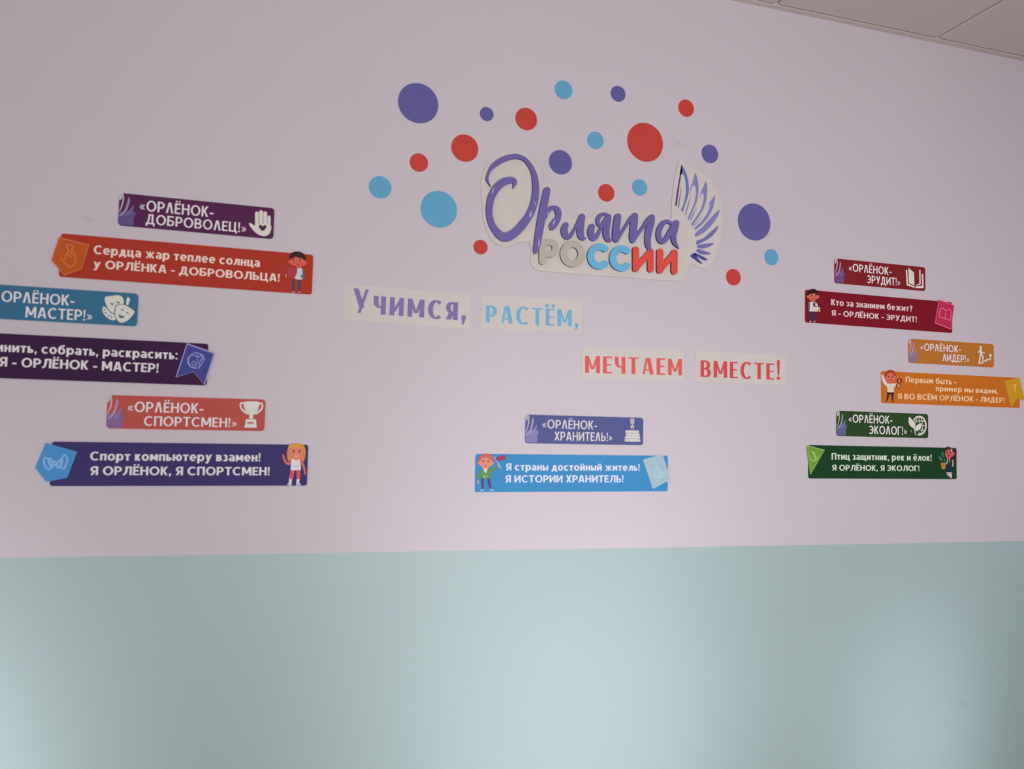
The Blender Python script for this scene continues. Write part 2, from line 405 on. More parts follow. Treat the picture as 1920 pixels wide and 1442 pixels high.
def frame(cx, cz, ang):
    ca, sa = math.cos(ang), math.sin(ang)
    return lambda p: ((p[0]-cx)*ca+(p[1]-cz)*sa, -(p[0]-cx)*sa+(p[1]-cz)*ca)
def rrect(w_, h_, r):
    P = []
    for cx, cy, a in ((w_/2-r, h_/2-r, 0), (-w_/2+r, h_/2-r, 90), (-w_/2+r, -h_/2+r, 180), (w_/2-r, -h_/2+r, 270)):
        P += el(cx, cy, r, r, a, a+90, 6)
    return P

# ------------------------------------------------------------------ signs
TW, TH, SW, SH = .16940929*D, .03739351*D, .27344567*D, .04862466*D
BOARD = .003; INK = .0004
OFF = (212, 204, 208)
def board(root, w_, h_, r, c):
    a = Art(); a.poly(rrect(w_, h_, r), BOARD, mat(c), d0=0.0001, side=mat(tuple(min(255, v+40) for v in c))); return a.build('board', root)
def lettering(root, glyphs, c, d=BOARD+INK):
    a = Art(); m_ = mat(c)
    for ch, P in glyphs: a.polys(P, d, m_)
    return a.build('lettering', root)

fz = tr(215, 355, 19.23)
T1F = frame(-.07619391*D, EYE+.24344765*D, math.radians(.0707))
def mixc(a, b, t): return tuple(a[i]*(1-t)+b[i]*t for i in range(3))
def feathers(root, c, base):
    a = Art(lambda p: T1F(fz(p)))
    e = BOARD
    a.poly([(178, 200), (275, 150), (290, 260), (250, 370), (176, 420)], e+.0002, mat((180, 170, 176)))
    a.poly(smooth([(152, 880), (250, 800), (350, 850), (480, 800), (560, 790), (640, 800), (765, 850), (755, 960), (690, 1080), (700, 1180), (665, 1305), (420, 1300), (200, 1275), (150, 1220), (152, 1050)], 4, True), e+.0002, mat(base))
    a.polys(stroke([(440, 960, 110), (560, 820, 110), (640, 710, 85), (695, 585, 14)]), e+.0004, mat(mixc(base, (180, 160, 185), .22)))
    a.polys(stroke([(185, 970, 50), (330, 860, 85), (430, 710, 85), (490, 530, 85), (520, 390, 70), (508, 285, 10)]), e+.0006, mat(mixc(base, (200, 180, 205), .5)))
    a.polys(stroke([(168, 840, 20), (250, 660, 42), (300, 500, 52), (322, 340, 50), (305, 200, 48), (285, 150, 20)]), e+.0008, mat(mixc(base, (205, 192, 205), .78)))
    return a.build('feather_print', root)

def title_sign(label, c, base, fx, lines, icon, iz):
    cx, cz, ang = fx[0]*D, EYE+fx[1]*D, math.radians(fx[2])
    root = thing('title_sign', label, 'sign', (cx, 0, cz), 'small title signs', -ang)
    loc = frame(cx, cz, ang)
    board(root, TW, TH, TH*.11, c)
    feathers(root, c, base)
    for ln in lines: lettering(root, set_line(*(ln[:1]+('title', loc)+ln[1:])), OFF)
    M_ = tr(*iz)
    a = Art(lambda p: loc(M_(p))); icon(a, mat((204, 199, 192)), mat(c), BOARD+INK); a.build('icon', root)
    return root

def E_(a, cx, cy, rx, ry, d, m_, n=28): a.poly(el(cx, cy, rx, ry, 0, 360-360/n, n-1), d, m_)
def icon_hand(a, w_, p, d):
    for q in ([(1352, 292, 33), (1352, 430, 33)], [(1390, 280, 33), (1390, 430, 33)], [(1427, 290, 33), (1427, 430, 33)], [(1461, 326, 29), (1461, 440, 29)]):
        a.polys(stroke(q, 2, True), d, w_)
    a.poly(smooth([(1336, 400), (1400, 385), (1476, 400), (1475, 450), (1458, 480), (1425, 496), (1385, 490), (1345, 468), (1308, 430), (1282, 390), (1292, 378), (1315, 392)], 4, True), d, w_)
    a.poly(smooth([(1404, 450), (1375, 425), (1371, 404), (1386, 394), (1404, 408), (1424, 396), (1438, 408), (1432, 428)], 4, True), d+INK, p)
def icon_masks(a, w_, p, d):
    a.poly(smooth([(1330, 378), (1372, 398), (1430, 460), (1472, 482), (1488, 545), (1440, 552), (1370, 512), (1322, 445)], 4, True), d, w_)
    for q in ((1345, 420), (1365, 460), (1400, 495), (1437, 512)): E_(a, q[0], q[1], 10, 12, d+INK, p, 10)
    a.poly(smooth([(1352, 262), (1430, 244), (1530, 234), (1582, 268), (1592, 340), (1530, 362), (1492, 420), (1468, 465), (1415, 430), (1370, 360)], 4, True), d+INK, w_)
    a.polys(stroke([(1425, 340, 12), (1448, 348, 22), (1465, 340, 8)]), d+2*INK, p); a.polys(stroke([(1500, 320, 8), (1522, 328, 20), (1545, 335, 8)]), d+2*INK, p); a.polys(stroke([(1478, 420, 10), (1495, 398, 22), (1520, 380, 8)]), d+2*INK, p)
    a.poly(smooth([(1500, 362), (1600, 350), (1732, 430), (1728, 478), (1665, 552), (1592, 590), (1535, 588), (1498, 545), (1472, 470), (1482, 400)], 4, True), d+2*INK, p)
    a.poly(smooth([(1512, 368), (1600, 358), (1726, 434), (1720, 474), (1660, 546), (1592, 584), (1541, 582), (1506, 540), (1483, 470), (1492, 405)], 4, True), d+3*INK, w_)
    a.poly(smooth([(1530, 480), (1570, 500), (1608, 500), (1595, 520), (1562, 530), (1538, 515)], 4, True), d+4*INK, p)
    a.polys(stroke([(1555, 418, 6), (1578, 422, 16), (1596, 435, 5)]), d+4*INK, p); a.polys(stroke([(1625, 450, 6), (1645, 462, 16), (1658, 478, 5)]), d+4*INK, p)
    a.polys(stroke([(1650, 258, 14), (1652, 290, 44), (1645, 320, 40), (1638, 360, 28)]), d, w_)
def icon_cup(a, w_, p, d):
    a.poly(smooth([(1562, 132), (1643, 128), (1727, 135), (1724, 185), (1702, 238), (1668, 275)], 4)+smooth([(1618, 272), (1588, 238), (1566, 188)], 4), d, w_)
    a.poly([(1624, 265), (1664, 268), (1662, 315), (1622, 312)], d, w_)
    a.poly([(1586, 316), (1695, 318), (1698, 362), (1702, 408), (1570, 405), (1582, 360)], d, w_)
    a.poly([(1604, 346), (1668, 348), (1669, 364), (1604, 362)], d+INK, p)
    a.polys(stroke([(1570, 152, 16), (1538, 145, 18), (1530, 180, 18), (1552, 222, 20), (1605, 258, 22)]), d, w_)
    a.polys(stroke([(1720, 155, 16), (1752, 150, 18), (1760, 186, 18), (1738, 226, 20), (1685, 262, 22)]), d, w_)
def icon_books(a, w_, p, d):
    for y0, xl, xr in ((322, 1550, 1738), (364, 1556, 1750), (404, 1546, 1752), (446, 1540, 1758)):
        a.poly(smooth([(xl+14, y0), (xr-12, y0+2), (xr, y0+12), (xr-4, y0+38), (xl+14, y0+36), (xl, y0+18)], 3, True), d, w_)
    for x_ in (1626, 1648, 1670): a.polys(stroke([(x_, 158, 12), (x_, 212, 12)], 2), d, w_)
    a.polys(stroke([(1622, 160, 12), (1674, 162, 12)], 2), d, w_); a.polys(stroke([(1626, 205, 16), (1648, 235, 16), (1670, 208, 16)], 2), d, w_)
    S = []
    for i in range(10):
        r = 40 if i % 2 == 0 else 18; t = math.radians(-90+36*i); S.append((1648+r*math.cos(t), 272+r*math.sin(t)))
    a.poly(S, d, w_); E_(a, 1648, 276, 8, 10, d+INK, p, 12)
def icon_book(a, w_, p, d):
    a.polys(stroke([(1422, 305, 26), (1430, 440, 26), (1438, 575, 26)], 2), d, w_)
    a.poly([(1428, 545), (1500, 560), (1568, 600), (1564, 630), (1500, 600), (1428, 580)], d, w_)
    a.poly([(1452, 265), (1556, 352), (1563, 602), (1462, 532)], d+INK, w_)
    a.poly([(1464, 545), (1520, 560), (1562, 596), (1562, 604), (1500, 572)], d+2*INK, p)
    a.polys(stroke([(1662, 305, 24), (1665, 430, 24), (1667, 560, 24)], 2), d, w_)
    a.poly([(1676, 545), (1676, 570), (1620, 578), (1582, 604), (1600, 575), (1640, 553)], d, w_)
    a.polys(stroke([(1710, 372, 26), (1713, 500, 26), (1716, 628, 26)], 2), d, w_)
    a.poly([(1725, 590), (1725, 630), (1578, 628), (1590, 600), (1640, 592)], d, w_)
def icon_steps(a, w_, p, d):
    E_(a, 1352, 217, 17, 20, d, w_, 16)
    a.polys(stroke([(1350, 238, 26), (1355, 275, 34), (1357, 312, 30)], 4), d, w_)
    a.polys(stroke([(1318, 285, 14), (1340, 258, 16), (1368, 280, 16), (1402, 288, 14)], 4, True), d, w_)
    a.polys(stroke([(1350, 305, 20), (1342, 350, 20), (1332, 415, 18)], 4, True), d, w_)
    a.polys(stroke([(1360, 310, 20), (1385, 345, 20), (1375, 372, 16)], 4, True), d, w_)
    a.polys(stroke([(1320, 420, 14), (1378, 418, 14)], 2) + stroke([(1378, 424, 14), (1380, 384, 14)], 2) + stroke([(1376, 388, 14), (1432, 390, 14)], 2) + stroke([(1428, 394, 14), (1430, 362, 14)], 2) + stroke([(1426, 368, 14), (1478, 374, 14)], 2) + stroke([(1474, 378, 14), (1476, 320, 14)], 2), d, w_)
    a.poly([(1452, 326), (1476, 292), (1502, 330)], d, w_)
def icon_globe(a, w_, p, d):
    a.polys(ribbon(el(1650, 365, 122, 164, 0, 354, 59), [26]*60, True), d, w_)
    a.polys(ribbon(el(1650, 365, 62, 160, 0, 354, 59), [11]*60, True), d, w_)
    a.polys(stroke([(1650, 205, 11), (1650, 525, 11)], 2) + stroke([(1550, 285, 12), (1750, 285, 12)], 2) + stroke([(1540, 365, 12), (1762, 365, 12)], 2) + stroke([(1550, 446, 12), (1750, 446, 12)], 2), d, w_)
    a.poly(smooth([(1455, 195), (1530, 255), (1585, 310), (1596, 400), (1590, 545), (1545, 530), (1480, 400), (1440, 300)], 4, True), d+INK, p)
    a.poly(smooth([(1602, 540), (1580, 430), (1600, 350), (1700, 305), (1700, 400), (1660, 460)], 4, True), d+INK, p)
    a.poly(smooth([(1468, 210), (1520, 262), (1568, 310), (1580, 370), (1568, 445), (1540, 412), (1488, 372), (1455, 300)], 4, True), d+2*INK, w_)
    a.poly(smooth([(1690, 322), (1682, 400), (1650, 440), (1592, 462), (1586, 402), (1618, 348)], 4, True), d+2*INK, w_)
    a.polys(stroke([(1572, 420, 16), (1570, 470, 16), (1582, 528, 16)], 4), d+2*INK, w_)
    a.polys(stroke([(1500, 450, 14), (1540, 500, 20), (1600, 535, 20)], 4), d, w_)

PURPLE, RUST, TEAL, PLUM = (83, 42, 76), (160, 56, 43), (58, 104, 134), (60, 36, 66)
title_sign('purple sign with a white open hand and heart, top sign at the far left', PURPLE, (95, 80, 126), (-.07619391, .24344765, .0707),
    [('«ОРЛЁНОК-', 261.5, 400.4, 303.1, 399.2, 379.3), ('ДОБРОВОЛЕЦ!»', 272.9, 462.1, 366.7, 428.7, 410.3)], icon_hand, (200, 340, 4.8))
t2 = (W(260.3, 550.9), W(256.7, 612.9))
title_sign('teal sign with white theatre masks, cut by the left photo edge', TEAL, (100, 104, 150), ((t2[0][0]+t2[1][0])/2/D-.16940929/2, ((t2[0][1]+t2[1][1])/2-EYE)/D, .12),
    [('ОРЛЁНОК-', 3.2, 140.3, 31.4, 567.4, 547.2, '«'), ('МАСТЕР!»', 48.1, 173.5, 126.9, 599.7, 579.7)], icon_masks, (0, 520, 6.857))
title_sign('brick red sign with a white trophy cup, above the navy strip at left', (172, 80, 72), (128, 96, 142), (-.07720801, .01327319, .2768),
    [('«ОРЛЁНОК-', 239.3, 381.5, 280, 773, 753.9), ('СПОРТСМЕН!»', 270, 444.2, 293.3, 798.7, 780.8)], icon_cup, (180, 730, 5.647))
K = .95
title_sign('slate blue sign with a white medal over stacked books, bottom centre', (87, 91, 140), (132, 128, 174), (.4168223, .0056434, .1718),
    [('«ОРЛЁНОК-', 1015.8, 1118.8, 1046.8, 803.8, 787.4), ('ХРАНИТЕЛЬ!»', 1038.4, 1147, 1072.9, 826.2, 809.9)], icon_books, (970, 765, 7.68))
K = .80
title_sign('dark red sign with a white open book, topmost at the right', (118, 38, 42), (104, 74, 122), (.89925645, .25395075, .2122),
    [('«ОРЛЁНОК-', 1590.1, 1670, 1613, 510.9, 496.4), ('ЭРУДИТ!»', 1624.2, 1686.3, 1636.5, 532.1, 517.5)], icon_book, (1550, 475, 9.6))
title_sign('ochre sign with a white figure climbing steps, at the right', (170, 106, 48), (132, 110, 134), (1.03524952, .14080459, .1894),
    [('«ОРЛЁНОК-', 1724.1, 1800.1, 1747.2, 658.2, 645.1), ('ЛИДЕР!»', 1765.7, 1815.7, 1790.2, 678.6, 665.2)], icon_steps, (1640, 620, 6.857))
title_sign('dark green sign with a white globe and leaves, lower right', (46, 68, 40), (92, 94, 134), (.90281374, .02526538, 0),
    [('«ОРЛЁНОК-', 1589.6, 1671.7, 1613, 792.8, 777.9), ('ЭКОЛОГ!»', 1627.9, 1699, 1639.6, 814, 798.5)], icon_globe, (1550, 760, 9.6))

K = .82
# children printed on the strips -------------------------------------------------
SKIN, DARK, NAVY, SHOE = (196, 108, 88), (58, 34, 34), (70, 66, 96), (178, 176, 200)
def kid_volunteer(a, d):
    i = INK
    a.polys(stroke([(600, 1010, 60), (595, 1130, 62), (598, 1280, 46)], 4) + stroke([(725, 1010, 70), (730, 1130, 66), (738, 1280, 46)], 4), d, mat((72, 66, 88)))
    for q in (600, 738): E_(a, q, 1298, 34, 16, d+i, mat((150, 135, 160)), 12)
    a.poly(smooth([(700, 750), (790, 770), (812, 860), (805, 1010), (640, 1000), (650, 880)], 4, True), d+i, mat((196, 190, 198)))
    a.poly(smooth([(800, 800), (838, 850), (848, 960), (800, 990), (760, 930), (800, 900)], 4, True), d+2*i, mat((82, 108, 134)))
    a.poly(smooth([(560, 740), (660, 760), (690, 820), (640, 960), (600, 1010), (540, 960), (480, 900), (450, 840), (470, 780)], 4, True), d+2*i, mat((164, 62, 72)))
    E_(a, 437, 930, 12, 46, d+i, mat((214, 130, 110)), 14)
    a.poly(smooth([(560, 560), (700, 500), (830, 570), (900, 620), (890, 680), (800, 720), (720, 770), (640, 720), (540, 670), (485, 620)], 4, True), d+3*i, mat((198, 92, 76)))
    a.poly(smooth([(512, 540), (530, 450), (600, 400), (730, 390), (830, 440), (885, 540), (860, 590), (800, 540), (720, 530), (640, 500), (570, 540)], 4, True), d+4*i, mat((62, 40, 38)))
    for q in (620, 760): E_(a, q, 580, 14, 26, d+4*i, mat(DARK), 12); E_(a, q+28, 585, 8, 20, d+5*i, mat((220, 190, 160)), 10)
    a.polys(stroke([(660, 670, 8), (700, 685, 14), (745, 672, 8)]), d+4*i, mat((150, 50, 50)))
def kid_sport(a, d):
    i = INK
    a.poly(smooth([(470, 120), (640, 100), (830, 130), (910, 240), (925, 400), (880, 620), (780, 640), (500, 620), (400, 620), (370, 420), (400, 230)], 4, True), d, mat((206, 128, 78)))
    a.polys(stroke([(520, 650, 80), (420, 710, 84), (330, 665, 72), (280, 560, 64), (250, 450, 54)], 5, True) + stroke([(790, 630, 76), (855, 760, 70), (900, 920, 60), (920, 1030, 46)], 5, True), d+i, mat((190, 108, 96)))
    a.polys(stroke([(490, 1100, 100), (470, 1220, 85), (465, 1340, 76)], 4) + stroke([(715, 1100, 100), (700, 1220, 85), (680, 1340, 76)], 4), d+i, mat((206, 200, 208)))
    a.polys(stroke([(545, 890, 130), (510, 1050, 115), (490, 1175, 92)], 4) + stroke([(710, 890, 130), (715, 1050, 115), (705, 1175, 92)], 4), d+2*i, mat((198, 84, 96)))
    a.poly([(365, 1350), (400, 1290), (515, 1330), (515, 1370)], d+2*i, mat(SHOE)); a.poly([(640, 1370), (650, 1310), (760, 1290), (795, 1350)], d+2*i, mat(SHOE))
    a.poly([(510, 570), (570, 560), (620, 620), (680, 600), (740, 570), (785, 760), (780, 905), (480, 905), (485, 760)], d+3*i, mat((208, 202, 206)))
    a.polys(stroke([(560, 760, 8), (600, 800, 12), (650, 770, 10), (690, 805, 12), (740, 760, 8)]), d+4*i, mat((120, 112, 130)))
    a.poly(smooth([(450, 260), (560, 220), (740, 220), (840, 280), (830, 440), (740, 540), (640, 600), (540, 540), (450, 430)], 4, True), d+3*i, mat((206, 126, 104)))
    a.poly(smooth([(430, 260), (460, 140), (640, 110), (830, 150), (880, 280), (820, 260), (700, 230), (560, 230)], 4, True), d+4*i, mat((204, 140, 76)))
    for q in (568, 745): E_(a, q, 340, 22, 40, d+5*i, mat((110, 50, 42)), 14)
    a.polys(stroke([(590, 470, 10), (650, 490, 18), (710, 470, 10)]), d+5*i, mat((232, 200, 190)))
def kid_keeper(a, d):
    i = INK
    a.polys(stroke([(340, 930, 100), (350, 1100, 92), (350, 1280, 70)], 4) + stroke([(540, 930, 110), (570, 1100, 92), (610, 1270, 70)], 4), d, mat((76, 80, 122)))
    E_(a, 330, 1340, 75, 36, d+i, mat((150, 170, 212)), 16); E_(a, 650, 1330, 80, 40, d+i, mat((150, 170, 212)), 16)
    a.polys(stroke([(300, 700, 90), (220, 820, 80), (190, 950, 60)], 4), d+i, mat((96, 140, 84)))
    E_(a, 195, 1050, 40, 70, d, mat((170, 150, 150)), 14)
    a.polys(stroke([(560, 660, 110), (700, 650, 110), (800, 580, 90), (870, 530, 60)], 4), d+i, mat((92, 146, 100)))
    E_(a, 885, 515, 35, 32, d+2*i, mat((190, 160, 150)), 14)
    a.poly(smooth([(340, 600), (540, 600), (600, 740), (600, 925), (300, 925), (270, 760)], 4, True), d+2*i, mat((104, 144, 84)))
    a.poly([(360, 590), (510, 590), (490, 690), (450, 770), (390, 690)], d+3*i, mat((206, 204, 196)))
    a.polys(stroke([(370, 810, 20), (400, 880, 50), (460, 890, 30), (520, 840, 20)]), d+3*i, mat((158, 180, 156)))
    a.poly(smooth([(200, 360), (440, 220), (690, 370), (700, 440), (620, 520), (540, 580), (440, 600), (340, 570), (230, 480), (190, 420)], 4, True), d+4*i, mat((222, 140, 118)))
    a.poly(smooth([(195, 340), (230, 200), (360, 130), (480, 90), (600, 140), (680, 240), (700, 350), (640, 340), (560, 240), (440, 200), (320, 250), (250, 340)], 4, True), d+5*i, mat((212, 98, 84)))
    for q in (368, 530): E_(a, q, 355, 24, 36, d+5*i, mat((96, 44, 50)), 14)
    a.polys(stroke([(385, 490, 10), (430, 505, 26), (470, 490, 10)]), d+5*i, mat((140, 60, 50)))
    a.polys(stroke([(740, 210, 40), (770, 270, 24), (900, 480, 26), (970, 610, 14)], 4), d+3*i, mat((190, 200, 226)))
    a.poly(smooth([(780, 280), (880, 190), (1000, 160), (1110, 160), (1130, 250), (1060, 320), (960, 345), (830, 340)], 4, True), d+4*i, mat((150, 74, 100)))
def kid_scholar(a, d):
    i = INK
    a.poly([(210, 950), (460, 950), (440, 1300), (350, 1300), (335, 1080), (320, 1300), (235, 1300)], d, mat((66, 50, 68)))
    for q in (250, 395): E_(a, q, 1310, 36, 30, d+i, mat((170, 140, 160)), 12)
    a.poly([(180, 640), (230, 600), (230, 900), (180, 900)], d+i, mat((92, 130, 160)))
    a.poly([(205, 600), (300, 610), (440, 620), (520, 740), (490, 900), (440, 950), (210, 945)], d+i, mat((206, 200, 200)))
    a.poly([(330, 660), (410, 620), (500, 780), (345, 780)], d+2*i, mat((84, 74, 84))); a.poly([(425, 660), (460, 640), (520, 750), (420, 740)], d+3*i, mat((220, 196, 200)))
    a.poly([(290, 800), (575, 790), (600, 960), (310, 940)], d+3*i, mat((200, 190, 180))); E_(a, 545, 910, 55, 48, d+4*i, mat((200, 140, 90)), 14)
    a.poly(smooth([(110, 400), (200, 330), (350, 300), (480, 340), (555, 410), (540, 480), (460, 500), (400, 580), (330, 610), (250, 570), (190, 500), (120, 460)], 4, True), d+4*i, mat((188, 94, 80)))
    a.poly(smooth([(130, 350), (180, 240), (240, 160), (330, 140), (420, 155), (490, 220), (520, 330), (470, 370), (440, 320), (340, 300), (230, 320), (160, 370)], 4, True), d+5*i, mat((54, 32, 36)))
    for q in (262, 415): E_(a, q, 375, 18, 40, d+6*i, mat((76, 24, 24)), 12); E_(a, q-34, 372, 12, 34, d+6*i, mat((224, 170, 150)), 10)
    a.polys(stroke([(280, 510, 8), (330, 525, 16), (385, 508, 8)]), d+5*i, mat((130, 50, 46)))
def kid_leader(a, d):
    i = INK
    a.polys(stroke([(385, 870, 110), (350, 1030, 80), (320, 1180, 52)], 4) + stroke([(510, 870, 110), (520, 1030, 74), (515, 1190, 56)], 4), d, mat((72, 46, 50)))
    a.poly([(335, 860), (560, 860), (560, 940), (335, 940)], d, mat((64, 46, 66)))
    E_(a, 285, 1210, 50, 26, d+i, mat((156, 64, 40)), 12); E_(a, 545, 1225, 48, 24, d+i, mat((140, 60, 40)), 12)
    a.poly(smooth([(118, 260), (165, 250), (240, 400), (340, 560), (600, 560), (640, 590), (600, 680), (560, 720), (560, 870), (450, 880), (335, 870), (325, 720), (290, 660), (190, 560), (130, 400)], 3, True), d+i, mat((204, 192, 186)))
    a.polys(stroke([(640, 560, 50), (680, 600, 60), (690, 680, 40)], 4), d+2*i, mat((206, 140, 90)))
    E_(a, 440, 320, 195, 215, d+2*i, mat((196, 104, 82)), 30)
    a.poly(smooth([(245, 300), (280, 170), (360, 95), (440, 75), (540, 100), (610, 170), (640, 290), (560, 260), (500, 180), (400, 190), (320, 230), (280, 320)], 4, True), d+3*i, mat((168, 58, 48)))
    for q in (368, 505): E_(a, q, 310, 18, 40, d+4*i, mat((104, 44, 60)), 12)
    a.polys(stroke([(400, 425, 10), (445, 440, 34), (490, 425, 10)]), d+4*i, mat((130, 40, 30)))
    E_(a, 760, 470, 98, 92, d+3*i, mat((136, 44, 26)), 24); E_(a, 745, 480, 24, 60, d+4*i, mat((232, 150, 124)), 16)
    E_(a, 735, 645, 76, 100, d+2*i, mat((140, 76, 34)), 24); E_(a, 728, 640, 46, 66, d+3*i, mat((206, 136, 76)), 20)
def kid_ecology(a, d):
    i = INK
    a.poly(smooth([(500, 400), (530, 230), (620, 160), (720, 180), (800, 230), (900, 220), (960, 260), (965, 460), (930, 680), (860, 800), (700, 640), (560, 560)], 4, True), d, mat((62, 40, 40)))
    a.poly(smooth([(600, 700), (760, 650), (850, 800), (880, 960), (800, 1120), (600, 1120), (560, 950)], 4, True), d+i, mat((34, 52, 66)))
    a.poly([(560, 1140), (780, 1140), (780, 1360), (730, 1370), (700, 1300), (650, 1300), (590, 1210)], d, mat((178, 150, 160))); a.poly([(600, 1200), (780, 1220), (770, 1370), (720, 1330)], d+i, mat((196, 190, 190)))
    a.poly(smooth([(520, 360), (600, 270), (720, 260), (800, 340), (880, 400), (860, 480), (760, 560), (680, 620), (600, 600), (530, 520)], 4, True), d+2*i, mat((182, 92, 88)))
    a.poly(smooth([(520, 320), (560, 200), (640, 165), (740, 190), (800, 300), (720, 260), (620, 270)], 4, True), d+3*i, mat((78, 44, 46)))
    for q in (580, 715): E_(a, q, 375, 18, 38, d+4*i, mat((96, 34, 36)), 12)
    E_(a, 655, 495, 28, 40, d+4*i, mat((140, 26, 20)), 14); E_(a, 765, 300, 18, 90, d+4*i, mat((206, 186, 180)), 14)
    a.polys(stroke([(615, 620, 40), (600, 720, 40), (560, 830, 40)], 3) + stroke([(690, 620, 26), (690, 760, 12)], 2), d+3*i, mat((196, 172, 146))); a.polys(stroke([(800, 660, 40), (815, 780, 50), (800, 920, 60)], 3), d+3*i, mat((176, 162, 120)))
    a.poly([(340, 780), (540, 780), (510, 1020), (390, 1020)], d+3*i, mat((176, 124, 78))); E_(a, 455, 860, 62, 60, d+4*i, mat((184, 106, 50)), 16)
    a.poly(smooth([(350, 370), (470, 390), (480, 530), (420, 560), (370, 480)], 4, True), d+2*i, mat((54, 104, 88))); a.poly(smooth([(250, 530), (330, 540), (410, 640), (380, 720), (290, 640)], 4, True), d+2*i, mat((72, 100, 86))); a.polys(stroke([(500, 610, 50), (490, 700, 50), (470, 790, 16)], 3), d+2*i, mat((52, 110, 84)))

def lines_icon(a, d, m_, paths, wd):
    for p in paths: a.polys(stroke([(q[0], q[1], wd) for q in p], 5), d, m_)
def ring(cx, cy, rx, ry, rot=0, n=24):
    c_, s_ = math.cos(math.radians(rot)), math.sin(math.radians(rot))
    return [(cx+x_*c_-y_*s_, cy+x_*s_+y_*c_) for x_, y_ in el(0, 0, rx, ry, 0, 360, n)]

def motto_sign(label, c, fx, lines, badge, kid, ink=OFF, r=.06):
    cx, cz, ang = fx[0]*D, EYE+fx[1]*D, math.radians(fx[2])
    root = thing('motto_sign', label, 'sign', (cx, 0, cz), 'long motto signs', -ang)
    loc = frame(cx, cz, ang)
    board(root, SW, SH, SH*r, c)
    for ln in lines: lettering(root, set_line(*(ln[:1]+('motto', loc)+ln[1:])), ink)
    if badge:
        z, pts, fill, rim, iw, paths, icol = badge
        M_ = tr(*z); a = Art(lambda p: loc(M_(p)))
        a.poly(pts, BOARD+.002, mat(rim), d0=BOARD, side=mat(rim))
        gx = sum(p[0] for p in pts)/len(pts); gy = sum(p[1] for p in pts)/len(pts)
        a.poly([(gx+(p[0]-gx)*.93, gy+(p[1]-gy)*.93) for p in pts], BOARD+.002+INK, mat(fill))
        b = a.build('badge', root)
        ai = Art(lambda p: loc(M_(p))); lines_icon(ai, BOARD+.002+2*INK, mat(icol), paths, iw); ai.build('badge_icon', b)
    if kid:
        M_ = tr(*kid[1]); a = Art(lambda p: loc(M_(p))); kid[0](a, BOARD+INK); a.build('child_print', root)
    return root

motto_sign('orange red strip with an orange five-sided badge and dark-haired boy', RUST, (-.08083811, .1855416, .0289),
    [('Сердца жар теплее солнца', 175.9, 488.1, 182.9, 477, 460.8), ('у ОРЛЁНКА - ДОБРОВОЛЬЦА!', 175.9, 525.4, 219.5, 506, 490.7)],
    ((80, 420, 7.385), [(230, 185), (655, 290), (550, 635), (300, 720), (125, 505)], (178, 84, 40), (196, 106, 74), 14,
     [[(250, 470), (280, 500), (330, 560), (390, 600), (450, 560), (460, 440), (410, 360), (430, 320), (370, 290), (340, 320), (370, 380), (330, 440), (320, 500)], [(360, 420), (400, 470)], [(390, 390), (430, 440)]], (204, 118, 84)), (kid_volunteer, (500, 440, 12.02)), (222, 198, 188))
s2 = (W(391.5, 645.3), W(386.9, 723.4))
motto_sign('dark plum strip with a blue swallow-tail flag badge at its right end', PLUM, ((s2[0][0]+s2[1][0])/2/D-.27344567/2, ((s2[0][1]+s2[1][1])/2-EYE)/D, .1),
    [('нить, собрать, раскрасить:', 8, 333.1, 236.3, 669.9, 653.9, 'Сочи'), ('ОРЛЁНОК - МАСТЕР!', 40.1, 297.5, 255, 697.1, 680.2, 'Я - ')],
    ((180, 600, 8), [(1365, 350), (1785, 495), (1630, 980), (1465, 780), (1195, 865)], (68, 70, 134), (150, 144, 190), 11,
     [ring(1500, 610, 105, 118, 20), ring(1455, 620, 78, 90, 0), [(1510, 500), (1545, 560), (1580, 520), (1610, 540), (1640, 610)], [(1600, 560), (1560, 640), (1550, 730)], ring(1470, 650, 30, 28)], (146, 150, 200)), None)
motto_sign('navy strip with a light blue five-sided badge and blonde child', (62, 54, 100), (-.07804631, -.04517362, .2853),
    [('Спорт компьютеру взамен!', 169.3, 488.4, 176.9, 863.2, 846.9), ('Я ОРЛЁНОК, Я СПОРТСМЕН!', 169.6, 505.5, 216.3, 890.8, 874.5)],
    ((50, 815, 6.857), [(250, 105), (655, 220), (525, 555), (255, 605), (115, 425)], (74, 134, 188), (80, 140, 192), 22,
     [ring(275, 370, 38, 78, -20), ring(320, 360, 26, 60, -20), ring(485, 350, 38, 88, 12), ring(430, 370, 28, 60, 30), [(330, 340), (420, 360)], [(340, 385), (420, 395)]], (128, 172, 214)), (kid_sport, (515, 825, 16.03)))
K = .97
motto_sign('bright blue strip with a red-haired boy and pale tilted card badge', (68, 138, 192), (.40298739, -.05151419, .3094),
    [('Я страны достойный житель!', 947.7, 1198.6, 952.9, 881.9, 868.6), ('Я ИСТОРИИ ХРАНИТЕЛЬ!', 946.7, 1168.1, 970.6, 904.6, 891)],
    ((1070, 840, 9.6), [(1285, 210), (1640, 110), (1780, 570), (1465, 735)], (164, 186, 198), (168, 190, 202), 16,
     [[(1505, 250), (1530, 330), (1515, 400), (1480, 500)], [(1530, 330), (1580, 420), (1600, 530)], [(1480, 500), (1600, 530), (1690, 480)], [(1580, 420), (1660, 470)]], (176, 202, 214)), (kid_keeper, (885, 845, 18.03)), (216, 218, 234))
K = .80
